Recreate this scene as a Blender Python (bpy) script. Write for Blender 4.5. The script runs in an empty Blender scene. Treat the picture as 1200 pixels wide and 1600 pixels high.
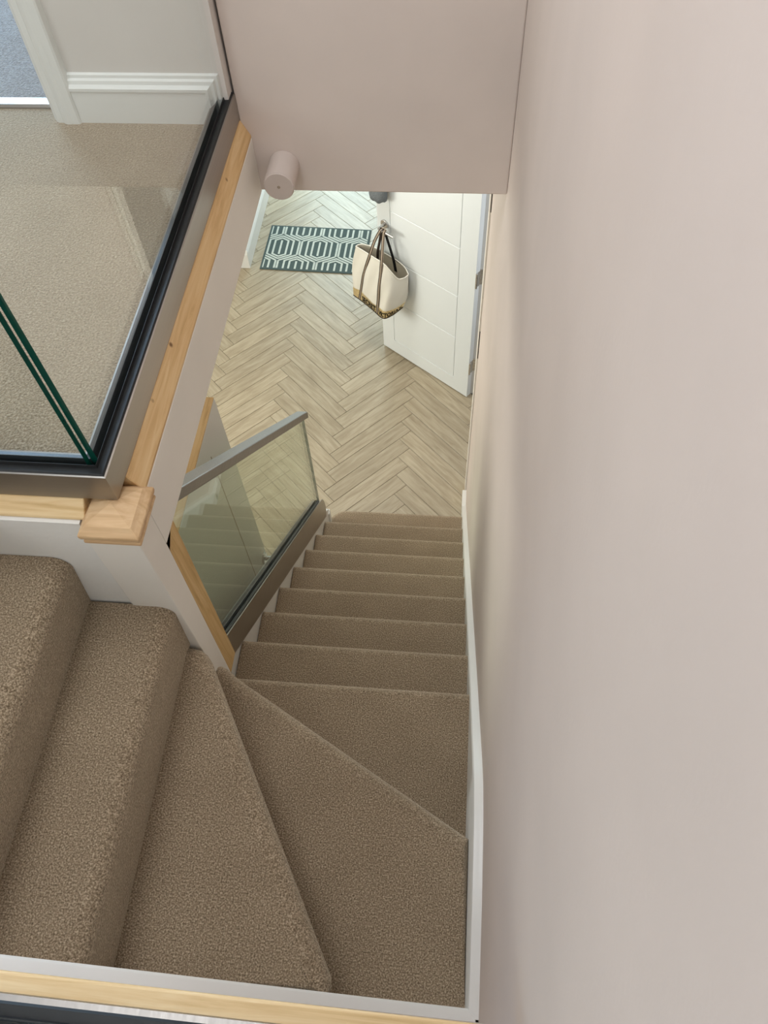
import bpy, bmesh, math, random
from mathutils import Vector, Matrix, Euler

# ---------------------------------------------------------------- camera, light, exposure
scene = bpy.context.scene
COL = scene.collection
cam_d = bpy.data.cameras.new('camera')
cam_d.sensor_fit = 'HORIZONTAL'; cam_d.sensor_width = 36.0
cam_d.lens = 36.0 * 1221.3 / 1200.0
cam_d.clip_start = 0.02
cam = bpy.data.objects.new('camera', cam_d); COL.objects.link(cam)
cam.location = (-0.1264, -0.7451, 1.1494)
cam.rotation_euler = (0.5672, 0.0384, 0.0854)
scene.camera = cam

world = bpy.data.worlds.new('world'); scene.world = world; world.use_nodes = True
world.node_tree.nodes['Background'].inputs[0].default_value = (0.92, 0.96, 1.0, 1)
world.node_tree.nodes['Background'].inputs[1].default_value = 0.9

def area(name, loc, aim, size, power, col, sy=None):
    d = bpy.data.lights.new(name, 'AREA'); d.energy = power; d.color = col
    d.shape = 'RECTANGLE'; d.size = size; d.size_y = sy or size
    o = bpy.data.objects.new(name, d); COL.objects.link(o); o.location = loc
    o.rotation_euler = (Vector(aim) - Vector(loc)).to_track_quat('-Z', 'Y').to_euler()
    return o
area('landing_skylight', (-1.0, 0.3, 2.25), (-0.9, 0.25, 0), 1.3, 33, (0.95, 0.975, 1.0), 1.1)
area('landing_window', (-2.75, -1.75, 1.2), (-0.1, 0.0, -0.1), 1.5, 20, (0.96, 0.98, 1.0), 1.3)
area('stairhead_fill', (-0.55, -2.1, 1.5), (-0.75, 0.3, -0.3), 1.0, 13, (1.0, 0.99, 0.97), 1.0)  # added fill behind the viewer, split off the landing window to brighten the risers
area('bedroom_window', (-2.5, 3.4, 1.3), (-1.5, 1.2, 0), 1.2, 130, (0.50, 0.72, 1.0), 1.2)
area('living_room_window', (-3.5, 1.2, -0.95), (-0.8, 2.3, -2.3), 1.6, 64, (1.0, 0.99, 0.87), 1.3)
area('front_door_glazing', (-1.15, 5.75, -1.45), (-1.1, 3.6, -2.6), 0.9, 42, (0.68, 0.93, 1.0), 1.6)
area('hall_fill', (-0.75, 2.55, -0.245), (-0.75, 2.5, -2.6), 0.3, 14, (1.0, 0.98, 0.92), 0.3)  # added fill under the hall ceiling, no real fitting; lifts lower steps and floor
area('side_room_window', (1.05, 2.1, -1.3), (0.0, 2.4, -1.9), 0.8, 9, (0.88, 0.95, 1.0), 1.0)

scene.view_settings.view_transform = 'Standard'
scene.view_settings.look = 'None'
scene.view_settings.gamma = 1.0
scene.view_settings.use_curve_mapping = False
scene.view_settings.exposure = 0.0

# ---------------------------------------------------------------- materials
def newmat(name):
    m = bpy.data.materials.new(name); m.use_nodes = True
    nt = m.node_tree
    return m, nt, nt.nodes['Principled BSDF']
def N(nt, t, **kw):
    n = nt.nodes.new(t)
    for k, v in kw.items():
        if hasattr(n, k): setattr(n, k, v)
        else: n.inputs[k].default_value = v
    return n
def L(nt, a, b): nt.links.new(a, b)
def coords(nt, scale=(1, 1, 1), rot=(0, 0, 0)):
    tc = N(nt, 'ShaderNodeTexCoord'); mp = N(nt, 'ShaderNodeMapping')
    mp.inputs['Scale'].default_value = scale; mp.inputs['Rotation'].default_value = rot
    L(nt, tc.outputs['Object'], mp.inputs[0]); return mp.outputs[0]
def ramp(nt, fac, stops):
    r = N(nt, 'ShaderNodeValToRGB')
    e = r.color_ramp.elements
    while len(e) < len(stops): e.new(0.5)
    for i, (p, c) in enumerate(stops):
        e[i].position = p; e[i].color = (*c, 1)
    L(nt, fac, r.inputs[0]); return r.outputs[0]
def paint(name, col, rough=0.6, bump=0.03, scale=120, spec=0.35, mottled=0.04):
    m, nt, b = newmat(name)
    co = coords(nt)
    n1 = N(nt, 'ShaderNodeTexNoise'); n1.inputs['Scale'].default_value = 3.0; n1.inputs['Detail'].default_value = 4
    L(nt, co, n1.inputs['Vector'])
    c0 = tuple(c * (1 - mottled) for c in col); c1 = tuple(min(1, c * (1 + mottled)) for c in col)
    L(nt, ramp(nt, n1.outputs[0], [(0.3, c0), (0.7, c1)]), b.inputs['Base Color'])
    b.inputs['Roughness'].default_value = rough; b.inputs['Specular IOR Level'].default_value = spec
    n2 = N(nt, 'ShaderNodeTexNoise'); n2.inputs['Scale'].default_value = scale; n2.inputs['Detail'].default_value = 3
    L(nt, co, n2.inputs['Vector'])
    bp = N(nt, 'ShaderNodeBump'); bp.inputs['Strength'].default_value = bump; bp.inputs['Distance'].default_value = 0.01
    L(nt, n2.outputs[0], bp.inputs['Height']); L(nt, bp.outputs[0], b.inputs['Normal'])
    return m
def carpet(name, dark, mid, light, scale=260):
    m, nt, b = newmat(name)
    co = coords(nt)
    n1 = N(nt, 'ShaderNodeTexNoise'); n1.inputs['Scale'].default_value = scale; n1.inputs['Detail'].default_value = 2.5; n1.inputs['Roughness'].default_value = 0.65
    L(nt, co, n1.inputs['Vector'])
    n3 = N(nt, 'ShaderNodeTexNoise'); n3.inputs['Scale'].default_value = 7; n3.inputs['Detail'].default_value = 3
    L(nt, co, n3.inputs['Vector'])
    c = ramp(nt, n1.outputs[0], [(0.30, dark), (0.5, mid), (0.70, light)])
    mx = N(nt, 'ShaderNodeMix', data_type='RGBA', blend_type='MULTIPLY'); mx.inputs[0].default_value = 1.0
    L(nt, c, mx.inputs[6]); L(nt, ramp(nt, n3.outputs[0], [(0.3, (.88, .87, .86)), (0.7, (1, 1, 1))]), mx.inputs[7])
    L(nt, mx.outputs[2], b.inputs['Base Color'])
    b.inputs['Roughness'].default_value = 1.0; b.inputs['Specular IOR Level'].default_value = 0.05
    b.inputs['Sheen Weight'].default_value = 0.6; b.inputs['Sheen Roughness'].default_value = 0.45; b.inputs['Sheen Tint'].default_value = (1.0, 0.88, 0.70, 1)
    v = N(nt, 'ShaderNodeTexVoronoi'); v.inputs['Scale'].default_value = scale * 1.1
    L(nt, co, v.inputs['Vector'])
    ad = N(nt, 'ShaderNodeMath', operation='ADD'); L(nt, n1.outputs[0], ad.inputs[0]); L(nt, v.outputs[0], ad.inputs[1])
    bp = N(nt, 'ShaderNodeBump'); bp.inputs['Strength'].default_value = 0.55; bp.inputs['Distance'].default_value = 0.004
    L(nt, ad.outputs[0], bp.inputs['Height']); L(nt, bp.outputs[0], b.inputs['Normal'])
    return m
def wood(name, cols, axis='Y', scale=5, stretch=14, rough=0.5, knots=False, per_object=0.0, spec=0.35):
    m, nt, b = newmat(name)
    s = [stretch, stretch, stretch]; s['XYZ'.index(axis)] = 1.0
    co = coords(nt, tuple(s))
    src = co
    if per_object:
        oi = N(nt, 'ShaderNodeObjectInfo'); va = N(nt, 'ShaderNodeVectorMath', operation='MULTIPLY_ADD')
        L(nt, oi.outputs['Random'], va.inputs[0]); va.inputs[1].default_value = (37, 91, 53); L(nt, co, va.inputs[2]); src = va.outputs[0]
    n1 = N(nt, 'ShaderNodeTexNoise'); n1.inputs['Scale'].default_value = scale; n1.inputs['Detail'].default_value = 5; n1.inputs['Roughness'].default_value = 0.6; n1.inputs['Distortion'].default_value = 0.6
    L(nt, src, n1.inputs['Vector'])
    c = ramp(nt, n1.outputs[0], [(0.32, cols[0]), (0.5, cols[1]), (0.68, cols[2])])
    if knots:
        co2 = coords(nt, (1, 1, 1))
        v = N(nt, 'ShaderNodeTexVoronoi'); v.inputs['Scale'].default_value = 10.0; L(nt, co2, v.inputs['Vector'])
        mx = N(nt, 'ShaderNodeMix', data_type='RGBA', blend_type='MIX')
        L(nt, ramp(nt, v.outputs[0], [(0.03, (1, 1, 1)), (0.075, (0, 0, 0))]), mx.inputs[0])
        L(nt, c, mx.inputs[6]); mx.inputs[7].default_value = (0.18, 0.09, 0.035, 1); c = mx.outputs[2]
    if per_object:
        oi2 = N(nt, 'ShaderNodeObjectInfo')
        g = ramp(nt, oi2.outputs['Random'], [(0, (1 - per_object,) * 3), (1, (1, 1, 1))])
        mx = N(nt, 'ShaderNodeMix', data_type='RGBA', blend_type='MULTIPLY'); mx.inputs[0].default_value = 1
        L(nt, c, mx.inputs[6]); L(nt, g, mx.inputs[7]); c = mx.outputs[2]
    L(nt, c, b.inputs['Base Color']); b.inputs['Roughness'].default_value = rough
    b.inputs['Specular IOR Level'].default_value = spec
    bp = N(nt, 'ShaderNodeBump'); bp.inputs['Strength'].default_value = 0.06; bp.inputs['Distance'].default_value = 0.01
    L(nt, n1.outputs[0], bp.inputs['Height']); L(nt, bp.outputs[0], b.inputs['Normal'])
    return m
def metal(name, col, rough, axis='Y'):
    m, nt, b = newmat(name)
    s = [220, 220, 220]; s['XYZ'.index(axis)] = 3
    n1 = N(nt, 'ShaderNodeTexNoise'); n1.inputs['Scale'].default_value = 1.0; n1.inputs['Detail'].default_value = 3
    L(nt, coords(nt, tuple(s)), n1.inputs['Vector'])
    b.inputs['Base Color'].default_value = (*col, 1); b.inputs['Metallic'].default_value = 1.0
    r = N(nt, 'ShaderNodeMapRange'); r.inputs['To Min'].default_value = rough * 0.8; r.inputs['To Max'].default_value = rough * 1.3
    L(nt, n1.outputs[0], r.inputs[0]); L(nt, r.outputs[0], b.inputs['Roughness'])
    bp = N(nt, 'ShaderNodeBump'); bp.inputs['Strength'].default_value = 0.04; bp.inputs['Distance'].default_value = 0.002
    L(nt, n1.outputs[0], bp.inputs['Height']); L(nt, bp.outputs[0], b.inputs['Normal'])
    return m
def glass(name, tint, ior=1.5, gloss=1.0):
    m = bpy.data.materials.new(name); m.use_nodes = True; nt = m.node_tree; nt.nodes.clear()
    out = N(nt, 'ShaderNodeOutputMaterial'); mix = N(nt, 'ShaderNodeMixShader')
    tr = N(nt, 'ShaderNodeBsdfTransparent'); tr.inputs[0].default_value = (*tint, 1)
    gl = N(nt, 'ShaderNodeBsdfGlossy'); gl.inputs['Roughness'].default_value = 0.0; gl.inputs[0].default_value = (gloss, gloss, gloss, 1)
    fr = N(nt, 'ShaderNodeFresnel'); ge = N(nt, 'ShaderNodeNewGeometry'); mr = N(nt, 'ShaderNodeMapRange')   # the same air-to-glass index on both faces of the slab
    mr.inputs['To Min'].default_value = ior; mr.inputs['To Max'].default_value = 1.0 / ior
    L(nt, ge.outputs['Backfacing'], mr.inputs[0]); L(nt, mr.outputs[0], fr.inputs['IOR'])
    L(nt, fr.outputs[0], mix.inputs[0]); L(nt, tr.outputs[0], mix.inputs[1]); L(nt, gl.outputs[0], mix.inputs[2])
    L(nt, mix.outputs[0], out.inputs[0]); return m
def plain(name, col, rough=0.5, spec=0.4, metallic=0.0):
    m, nt, b = newmat(name)
    n1 = N(nt, 'ShaderNodeTexNoise'); n1.inputs['Scale'].default_value = 60; n1.inputs['Detail'].default_value = 2
    L(nt, coords(nt), n1.inputs['Vector'])
    L(nt, ramp(nt, n1.outputs[0], [(0.3, tuple(c * .93 for c in col)), (0.7, tuple(min(1, c * 1.05) for c in col))]), b.inputs['Base Color'])
    b.inputs['Roughness'].default_value = rough; b.inputs['Specular IOR Level'].default_value = spec; b.inputs['Metallic'].default_value = metallic
    return m

M = {}
M['wall'] = paint('pink_beige_wall_paint', (0.655, 0.565, 0.515), 0.62)
M['plaster'] = paint('white_plaster', (0.78, 0.765, 0.735), 0.7, 0.12, 60)
M['white'] = paint('white_satin_paint', (0.76, 0.755, 0.73), 0.38, 0.015, 80, 0.45, 0.015)
M['fascia'] = paint('off_white_painted_fascia', (0.80, 0.76, 0.70), 0.6, 0.03)
M['door'] = paint('white_door_paint', (0.83, 0.87, 0.885), 0.35, 0.015, 90, 0.45, 0.01)
M['grey_door'] = paint('pale_grey_primed_door', (0.66, 0.645, 0.60), 0.5, 0.015, 90, 0.4, 0.01)
M['carpet'] = carpet('taupe_twist_carpet', (0.105, 0.072, 0.043), (0.285, 0.215, 0.143), (0.59, 0.475, 0.345), 300)
M['carpet_landing'] = carpet('taupe_landing_carpet', (0.16, 0.12, 0.08), (0.29, 0.225, 0.155), (0.47, 0.385, 0.285), 210)
M['carpet_blue'] = carpet('grey_bedroom_carpet', (0.10, 0.105, 0.115), (0.215, 0.225, 0.245), (0.36, 0.37, 0.39), 170)
M['pine_y'] = wood('raw_pine_along_y', [(0.55, 0.34, 0.15), (0.68, 0.45, 0.22), (0.76, 0.55, 0.30)], 'Y', 4, 16, 0.6, True)
M['pine_x'] = wood('raw_pine_along_x', [(0.60, 0.40, 0.18), (0.74, 0.53, 0.28), (0.82, 0.63, 0.37)], 'X', 4, 16, 0.6, True)
M['pine_z'] = wood('raw_pine_along_z', [(0.50, 0.31, 0.12), (0.62, 0.41, 0.18), (0.70, 0.50, 0.25)], 'Z', 4, 16, 0.6, True)
M['pine_cap'] = wood('raw_pine_cap', [(0.52, 0.33, 0.17), (0.64, 0.43, 0.24), (0.72, 0.52, 0.31)], 'X', 4, 12, 0.55, True)
M['plank'] = wood('grey_oak_plank_tile', [(0.325, 0.262, 0.175), (0.41, 0.34, 0.235), (0.49, 0.415, 0.30)], 'X', 5, 9, 0.36, False, 0.13, 0.5)
M['grout'] = plain('dark_grey_grout', (0.10, 0.085, 0.07), 0.9, 0.1)
M['steel_y'] = metal('brushed_stainless_steel_y', (0.40, 0.375, 0.34), 0.30, 'Y')
M['steel_dark'] = metal('dull_handrail_steel', (0.24, 0.225, 0.21), 0.38, 'Y')
M['steel_x'] = metal('brushed_stainless_steel_x', (0.36, 0.345, 0.325), 0.36, 'X')
M['chrome'] = metal('satin_chrome', (0.62, 0.61, 0.60), 0.25, 'X')
M['rubber'] = plain('black_rubber_gasket', (0.012, 0.013, 0.014), 0.45, 0.4)
M['rubber_grey'] = plain('dark_grey_rubber_gasket', (0.035, 0.042, 0.045), 0.4, 0.4)
M['glass'] = glass('clear_glass', (0.955, 0.985, 0.978))
M['glass_green'] = glass('green_tinted_glass', (0.895, 0.952, 0.905))
M['glass_edge'] = plain('deep_green_glass_edge', (0.006, 0.075, 0.055), 0.12, 0.6)
M['rug_dark'] = plain('slate_rug_pile', (0.085, 0.115, 0.112), 0.95, 0.1)
M['rug_light'] = plain('pale_rug_pile', (0.56, 0.60, 0.55), 0.95, 0.1)
M['canvas'] = paint('cream_canvas', (0.80, 0.77, 0.69), 0.9, 0.25, 500, 0.1, 0.04)
M['canvas_in'] = paint('beige_canvas_lining', (0.62, 0.57, 0.47), 0.9, 0.2, 500, 0.1)
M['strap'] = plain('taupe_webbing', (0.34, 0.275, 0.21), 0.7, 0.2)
M['strap_edge'] = plain('dark_brown_piping', (0.03, 0.02, 0.015), 0.7, 0.2)
M['black'] = plain('black_fabric', (0.008, 0.008, 0.009), 0.8, 0.2)
M['ink'] = plain('dark_brown_letters', (0.012, 0.009, 0.006), 0.7, 0.2)
M['felt'] = paint('slate_grey_knit', (0.20, 0.22, 0.235), 0.95, 0.6, 220, 0.1, 0.2)
M['fixture'] = paint('pinkish_white_plastic', (0.58, 0.50, 0.46), 0.5, 0.02, 150)
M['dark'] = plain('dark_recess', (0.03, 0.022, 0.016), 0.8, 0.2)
def sequin():
    m, nt, b = newmat('gold_sequins')
    v = N(nt, 'ShaderNodeTexVoronoi'); v.inputs['Scale'].default_value = 140; L(nt, coords(nt), v.inputs['Vector'])
    L(nt, ramp(nt, v.outputs[1], [(0.2, (0.62, 0.47, 0.22)), (0.8, (0.92, 0.76, 0.45))]), b.inputs['Base Color'])
    b.inputs['Metallic'].default_value = 0.6; b.inputs['Roughness'].default_value = 0.4
    bp = N(nt, 'ShaderNodeBump'); bp.inputs['Strength'].default_value = 0.25; bp.inputs['Distance'].default_value = 0.002
    L(nt, v.outputs[0], bp.inputs['Height']); L(nt, bp.outputs[0], b.inputs['Normal']); return m
M['gold'] = sequin()

# ---------------------------------------------------------------- mesh helpers
def bx(bm, lo, hi):
    vs = [bm.verts.new((x, y, z)) for z in (lo[2], hi[2]) for y in (lo[1], hi[1]) for x in (lo[0], hi[0])]
    for f in ((0, 2, 3, 1), (4, 5, 7, 6), (0, 1, 5, 4), (1, 3, 7, 5), (3, 2, 6, 7), (2, 0, 4, 6)):
        bm.faces.new([vs[i] for i in f])
    return vs
def loft(bm, rings, closed=True, cap=True, mat=None):
    vr = [[bm.verts.new(p) for p in r] for r in rings]
    n = len(vr[0]); fs = []
    for a, b in zip(vr, vr[1:]):
        for i in range(n if closed else n - 1):
            j = (i + 1) % n
            fs.append(bm.faces.new((a[i], a[j], b[j], b[i])))
    if cap:
        fs.append(bm.faces.new(list(reversed(vr[0])))); fs.append(bm.faces.new(vr[-1]))
    if mat is not None:
        for f in fs: f.material_index = mat
    return vr
def prism(bm, poly, axis, a, b):
    """extrude a 2-D polygon along axis ('x': poly=(y,z); 'y': (x,z); 'z': (x,y))"""
    def P(q, t):
        return {'x': (t, q[0], q[1]), 'y': (q[0], t, q[1]), 'z': (q[0], q[1], t)}[axis]
    return loft(bm, [[P(q, a) for q in poly], [P(q, b) for q in poly]])
def tube(bm, pts, r, n=10, cap=True):
    pts = [Vector(p) for p in pts]; rings = []; prev = None
    for i, p in enumerate(pts):
        t = (pts[min(i + 1, len(pts) - 1)] - pts[max(i - 1, 0)]).normalized()
        if prev is None:
            prev = t.orthogonal().normalized()
        u = (prev - t * prev.dot(t)).normalized(); prev = u; v = t.cross(u)
        rr = r[i] if isinstance(r, (list, tuple)) else r
        rings.append([p + (u * math.cos(k * math.tau / n) + v * math.sin(k * math.tau / n)) * rr for k in range(n)])
    loft(bm, rings, True, cap)
def cyl(bm, c, axis, r, h, n=40):
    c = Vector(c); a = Vector(axis).normalized()
    tube(bm, [c, c + a * h], r, n)
def obj(name, bm, mats, parent=None, bevel=0.0, segs=2, smooth=False, angle=0.6):
    bmesh.ops.recalc_face_normals(bm, faces=bm.faces)
    me = bpy.data.meshes.new(name); bm.to_mesh(me); bm.free()
    for m in (mats if isinstance(mats, (list, tuple)) else [mats]): me.materials.append(m)
    o = bpy.data.objects.new(name, me); COL.objects.link(o)
    if parent: o.parent = parent
    if smooth:
        for p in me.polygons: p.use_smooth = True
        try: me.set_sharp_from_angle(angle=angle)
        except Exception: pass
    if bevel:
        md = o.modifiers.new('bevel', 'BEVEL'); md.width = bevel; md.segments = segs; md.limit_method = 'ANGLE'
    return o
def box(name, lo, hi, m, parent=None, bevel=0.0):
    bm = bmesh.new(); bx(bm, lo, hi); return obj(name, bm, m, parent, bevel)
def tag(o, label, cat=None, group=None, kind=None):
    o['label'] = label
    if cat: o['category'] = cat
    if group: o['group'] = group
    if kind: o['kind'] = kind
    return o
def thing(name, label, cat, loc=(0, 0, 0), group=None, kind=None):
    o = bpy.data.objects.new(name, None); COL.objects.link(o); o.location = loc
    o.empty_display_size = 0.1
    return tag(o, label, cat, group, kind)
def kid(o, parent):
    """parent o, keeping its world place"""
    o.parent = parent; o.matrix_parent_inverse = Matrix.Translation(-Vector(parent.location)); return o
def lerp(a, b, t): return a + (b - a) * t

FLOOR = -2.66; R = 0.19; G = 0.1926
XF = -0.697          # stair side of the landing edge and newel
YB = 1.195           # bulkhead face
ZC = -0.23           # hall ceiling

# ---------------------------------------------------------------- walls
def xw(z):           # the right wall leans a few millimetres
    t = max(0.0, min(1.0, (z + 0.55) / 0.35)); t = t * t * (3 - 2 * t)
    return lerp(-0.012, 0.0, t)
bm = bmesh.new()
def wall_slice(y0, y1, z0, z1):
    zs = [z0] + [z for z in [-0.6 + 0.05 * k for k in range(10)] if z0 < z < z1] + [z1]
    poly = [(xw(z), z) for z in zs] + [(0.12, z1), (0.12, z0)]
    prism(bm, poly, 'y', y0, y1)
DY0, DY1, DZ = 1.875, 2.60, -0.655
wall_slice(-0.757, DY0, FLOOR, 2.35); wall_slice(DY0, DY1, DZ, 2.35); wall_slice(DY1, 6.0, FLOOR, 2.35)
tag(obj('wall_right', bm, M['wall'], None, 0, smooth=True, angle=0.3), 'tall pink-beige painted wall running down the right of the stairs', 'wall', kind='structure')
def yn(x): return -0.757 - 0.009 * x
bm = bmesh.new()
prism(bm, [(0.12, yn(0)), (0.12, -0.90), (-1.3, -0.90), (-1.3, yn(-1.3))], 'z', FLOOR, -0.075)
tag(obj('wall_near', bm, M['wall']), 'narrow strip of painted wall under the near landing edge', 'wall', kind='structure')
# bulkhead
bm = bmesh.new(); bx(bm, (-0.722, YB, ZC), (0.0, YB + 0.10, 2.35))
tag(obj('wall_bulkhead', bm, M['wall'], None, 0.004), 'pink-beige bulkhead wall across the top of the stairwell', 'wall', kind='structure')
# landing back wall with bedroom doorway
bm = bmesh.new()
bx(bm, (-1.20, 1.160, -0.05), (-0.728, YB + 0.10, 2.35)); bx(bm, (-2.0, 1.160, 2.0), (-1.20, YB + 0.10, 2.35)); bx(bm, (-3.1, 1.160, -0.05), (-2.0, YB + 0.10, 2.35))
M['wall_pale'] = paint('pale_landing_wall_paint', (0.66, 0.615, 0.58), 0.62)
tag(obj('wall_landing', bm, M['wall_pale']), 'pale landing wall above the white skirting board beside the bedroom doorway', 'wall', kind='structure')
bm = bmesh.new(); bx(bm, (-3.2, -2.2, -0.3), (-3.1, 3.7, 2.35)); bx(bm, (-3.1, 3.6, ZC), (0.0, 3.7, 2.35)); bx(bm, (-3.1, -2.3, -0.3), (0.12, -2.2, 2.35)); bx(bm, (0.0, -2.2, -0.2), (0.12, -0.757, 2.35))
tag(obj('wall_left', bm, M['wall_pale']), 'upper floor outer walls beyond the landing and bedroom', 'wall', kind='structure')
# upper floor ceiling with a roof window opening
bm = bmesh.new()
bx(bm, (-3.2, -2.3, 2.35), (-1.7, 3.7, 2.45)); bx(bm, (-0.3, -2.3, 2.35), (0.12, 3.7, 2.45)); bx(bm, (-1.7, -2.3, 2.35), (-0.3, -0.3, 2.45)); bx(bm, (-1.7, 0.9, 2.35), (-0.3, 3.7, 2.45))
tag(obj('ceiling', bm, M['plaster']), 'white upper ceiling with a roof window opening over the stairs', 'ceiling', kind='structure')
# lower hall walls
bm = bmesh.new()
bx(bm, (-1.80, 3.72, FLOOR), (-1.650, 6.0, ZC)); bx(bm, (-4.6, 3.72, FLOOR), (-1.80, 3.82, ZC))
tag(obj('wall_hall', bm, M['wall_pale']), 'hall wall end beside the doormat below the landing', 'wall', kind='structure')
bm = bmesh.new(); bx(bm, (-0.65, 5.9, FLOOR), (0.0, 6.0, ZC)); bx(bm, (-1.65, 5.9, -0.6), (-0.65, 6.0, ZC))
bx(bm, (-4.6, -0.9, FLOOR), (-4.5, 1.3, ZC)); bx(bm, (-4.6, 3.2, FLOOR), (-4.5, 3.72, ZC)); bx(bm, (-4.6, 1.3, FLOOR), (-4.5, 3.2, -2.1)); bx(bm, (-4.6, -0.95, FLOOR), (-0.9, -0.9, ZC))
tag(obj('wall_ground', bm, M['wall_pale']), 'ground floor outer walls beyond the hall', 'wall', kind='structure')
# the landing deck = hall ceiling
bm = bmesh.new()
bx(bm, (-3.1, 0.03, ZC), (XF - 0.085, 1.160, -0.012)); bx(bm, (-3.1, 0.021, ZC), (-0.80, 0.0295, -0.06)); bx(bm, (XF - 0.085, 0.05, ZC), (XF - 0.022, YB, -0.10))
bx(bm, (-4.6, YB + 0.1, ZC), (0.0, 6.0, ZC + 0.02)); bx(bm, (-3.1, YB + 0.101, ZC + 0.03), (0.0, 3.6, -0.012)); bx(bm, (-3.1, 1.16, ZC), (-0.78, YB + 0.10, -0.012))
bx(bm, (-3.1, -0.757, ZC), (-1.10, -0.045, -0.012)); bx(bm, (-3.1, -2.2, ZC), (0.0, -0.835, -0.012))
bx(bm, (-4.6, -0.9, ZC), (-3.1, 1.3, ZC + .02))
tag(obj('ceiling', bm, M['plaster']), 'hall ceiling and landing deck below the upper carpet', 'ceiling', kind='structure')
# landing carpet and bedroom carpet
bm = bmesh.new()
prism(bm, [(-3.1, 1.160), (-3.1, -2.2), (0.0, -2.2), (0.0, -0.835), (-1.0985, -0.835), (-1.0985, -0.02), (-1.06, -0.02), (-1.06, 0.03), (-0.775, 0.03), (-0.775, 1.160), (-1.2, 1.160), (-1.2, 1.205), (-2.0, 1.205), (-2.0, 1.160)], 'z', -0.012, 0.0)
tag(obj('floor', bm, M['carpet_landing']), 'taupe carpet on the upper landing behind the glass', 'carpet', kind='structure')
bm = bmesh.new(); prism(bm, [(-2.0, 1.235), (-1.2, 1.235), (-1.2, YB + .1), (-0.1, YB + .1), (-0.1, 3.6), (-3.1, 3.6), (-3.1, YB + .1), (-2.0, YB + .1)], 'z', -0.012, 0.004)
tag(obj('floor', bm, M['carpet_blue']), 'grey carpet of the bedroom beyond the landing doorway', 'carpet', kind='structure')
bm = bmesh.new(); prism(bm, [(1.200, -0.012), (1.200, 0.004), (1.206, 0.010), (1.236, 0.010), (1.242, 0.004), (1.242, -0.012)], 'x', -2.0, -1.2)
tag(obj('threshold_strip', bm, M['steel_x']), 'silver metal threshold strip between landing and bedroom carpets', 'threshold')

# bedroom door casing: lining + architrave
t = thing('door_frame', 'white moulded architrave of the bedroom doorway on the landing', 'door frame', (-1.2, 1.15, 0), kind='structure')
bm = bmesh.new()
prof = [(-1.197, 1.160), (-1.197, 1.142), (-1.190, 1.138), (-1.176, 1.138), (-1.171, 1.133), (-1.160, 1.130), (-1.150, 1.132), (-1.132, 1.132), (-1.128, 1.136), (-1.128, 1.160)]
prism(bm, prof, 'z', 0.0, 2.06); kid(obj('architrave', bm, M['white']), t)
bm = bmesh.new(); prism(bm, [(-4 + 0.797 - x if False else -3.2 - x, y) for x, y in prof], 'z', 0.0, 2.06); kid(obj('architrave', bm, M['white']), t)
bm = bmesh.new(); bx(bm, (-1.203, 1.150, 0.0), (-1.190, 1.30, 2.0)); bx(bm, (-2.0, 1.150, 0.0), (-1.99, 1.30, 2.0)); bx(bm, (-2.0, 1.150, 1.99), (-1.19, 1.30, 2.0)); kid(obj('lining', bm, M['white']), t)

# landing skirting with picture-framed right end
t = thing('baseboard_landing', 'white moulded skirting board along the landing wall', 'skirting board', (-0.9, 1.14, 0), kind='structure')
y0 = 1.160
prof = [(y0, 0.0), (1.139, 0.0), (1.139, 0.082), (1.136, 0.084), (1.136, 0.091), (1.144, 0.098), (1.146, 0.106), (1.152, 0.110), (1.153, 0.117), (y0, 0.120)]
XR, W0 = -0.741, 0.0
bm = bmesh.new()
# horizontal run mitred at its right end, then the same moulding turned down
def off(z): return (0.120 - z)
top = [p for p in prof if p[1] >= 0.082]
ringL = [(-1.128, p[0], p[1]) for p in top]; ringM = [(XR - off(p[1]), p[0], p[1]) for p in top]; ringB = [(XR - off(p[1]), p[0], 0.0) for p in top]
loft(bm, [ringL, ringM, ringB]); kid(obj('moulding', bm, M['white']), t)
bm = bmesh.new(); bx(bm, (-1.128, 1.139, 0.0), (XR - 0.036, y0, 0.083)); kid(obj('board', bm, M['white']), t)

# ---------------------------------------------------------------- ground floor: slab + herringbone planks
bm = bmesh.new(); bx(bm, (-4.6, -0.95, FLOOR - 0.06), (1.2, 6.0, FLOOR - 0.004))
floor = tag(obj('floor', bm, M['grout']), 'pale wood-look herringbone tile floor of the hall', 'floor', kind='structure')
PW, PL = 0.0962, 0.587
bm = bmesh.new(); g = 0.0011
bx(bm, (g, g, -0.008), (PL - g, PW - g, 0.0)); pm = obj('plank', bm, M['plank'], floor, 0.0008, 1)
plank_mesh = pm.data; planks = []; far = []
rot45 = math.radians(45); X0, Y0 = -0.778, 1.988
def inview(cx, cy):
    return -1.95 < cx < 0.32 and 1.05 < cy < 5.3 and not (cx > 0.0 and not (1.9 < cy < 2.75)) and not (cx > -0.3 and cy < 1.3)
for strip in range(-5, 6):
    for i in range(-40, 60):
        u, v = i * PW + strip * (PL + 6 * PW), i * PW + strip * (6 * PW - PL)
        for kind in (0, 1):
            if kind == 0: pu, pv, a, cu, cv = u, v, 0.0, u + PL / 2, v + PW / 2
            else: pu, pv, a, cu, cv = u + PW, v + PW, math.pi / 2, u + PW / 2, v + PW + PL / 2
            c, s = math.cos(rot45), math.sin(rot45)
            cx, cy = X0 + cu * c - cv * s, Y0 + cu * s + cv * c
            wx, wy = X0 + pu * c - pv * s, Y0 + pu * s + pv * c
            if inview(cx, cy): planks.append((wx, wy, rot45 + a))
            elif -4.4 < cx < 0.0 and -0.8 < cy < 5.6: far.append((wx, wy, rot45 + a))
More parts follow.
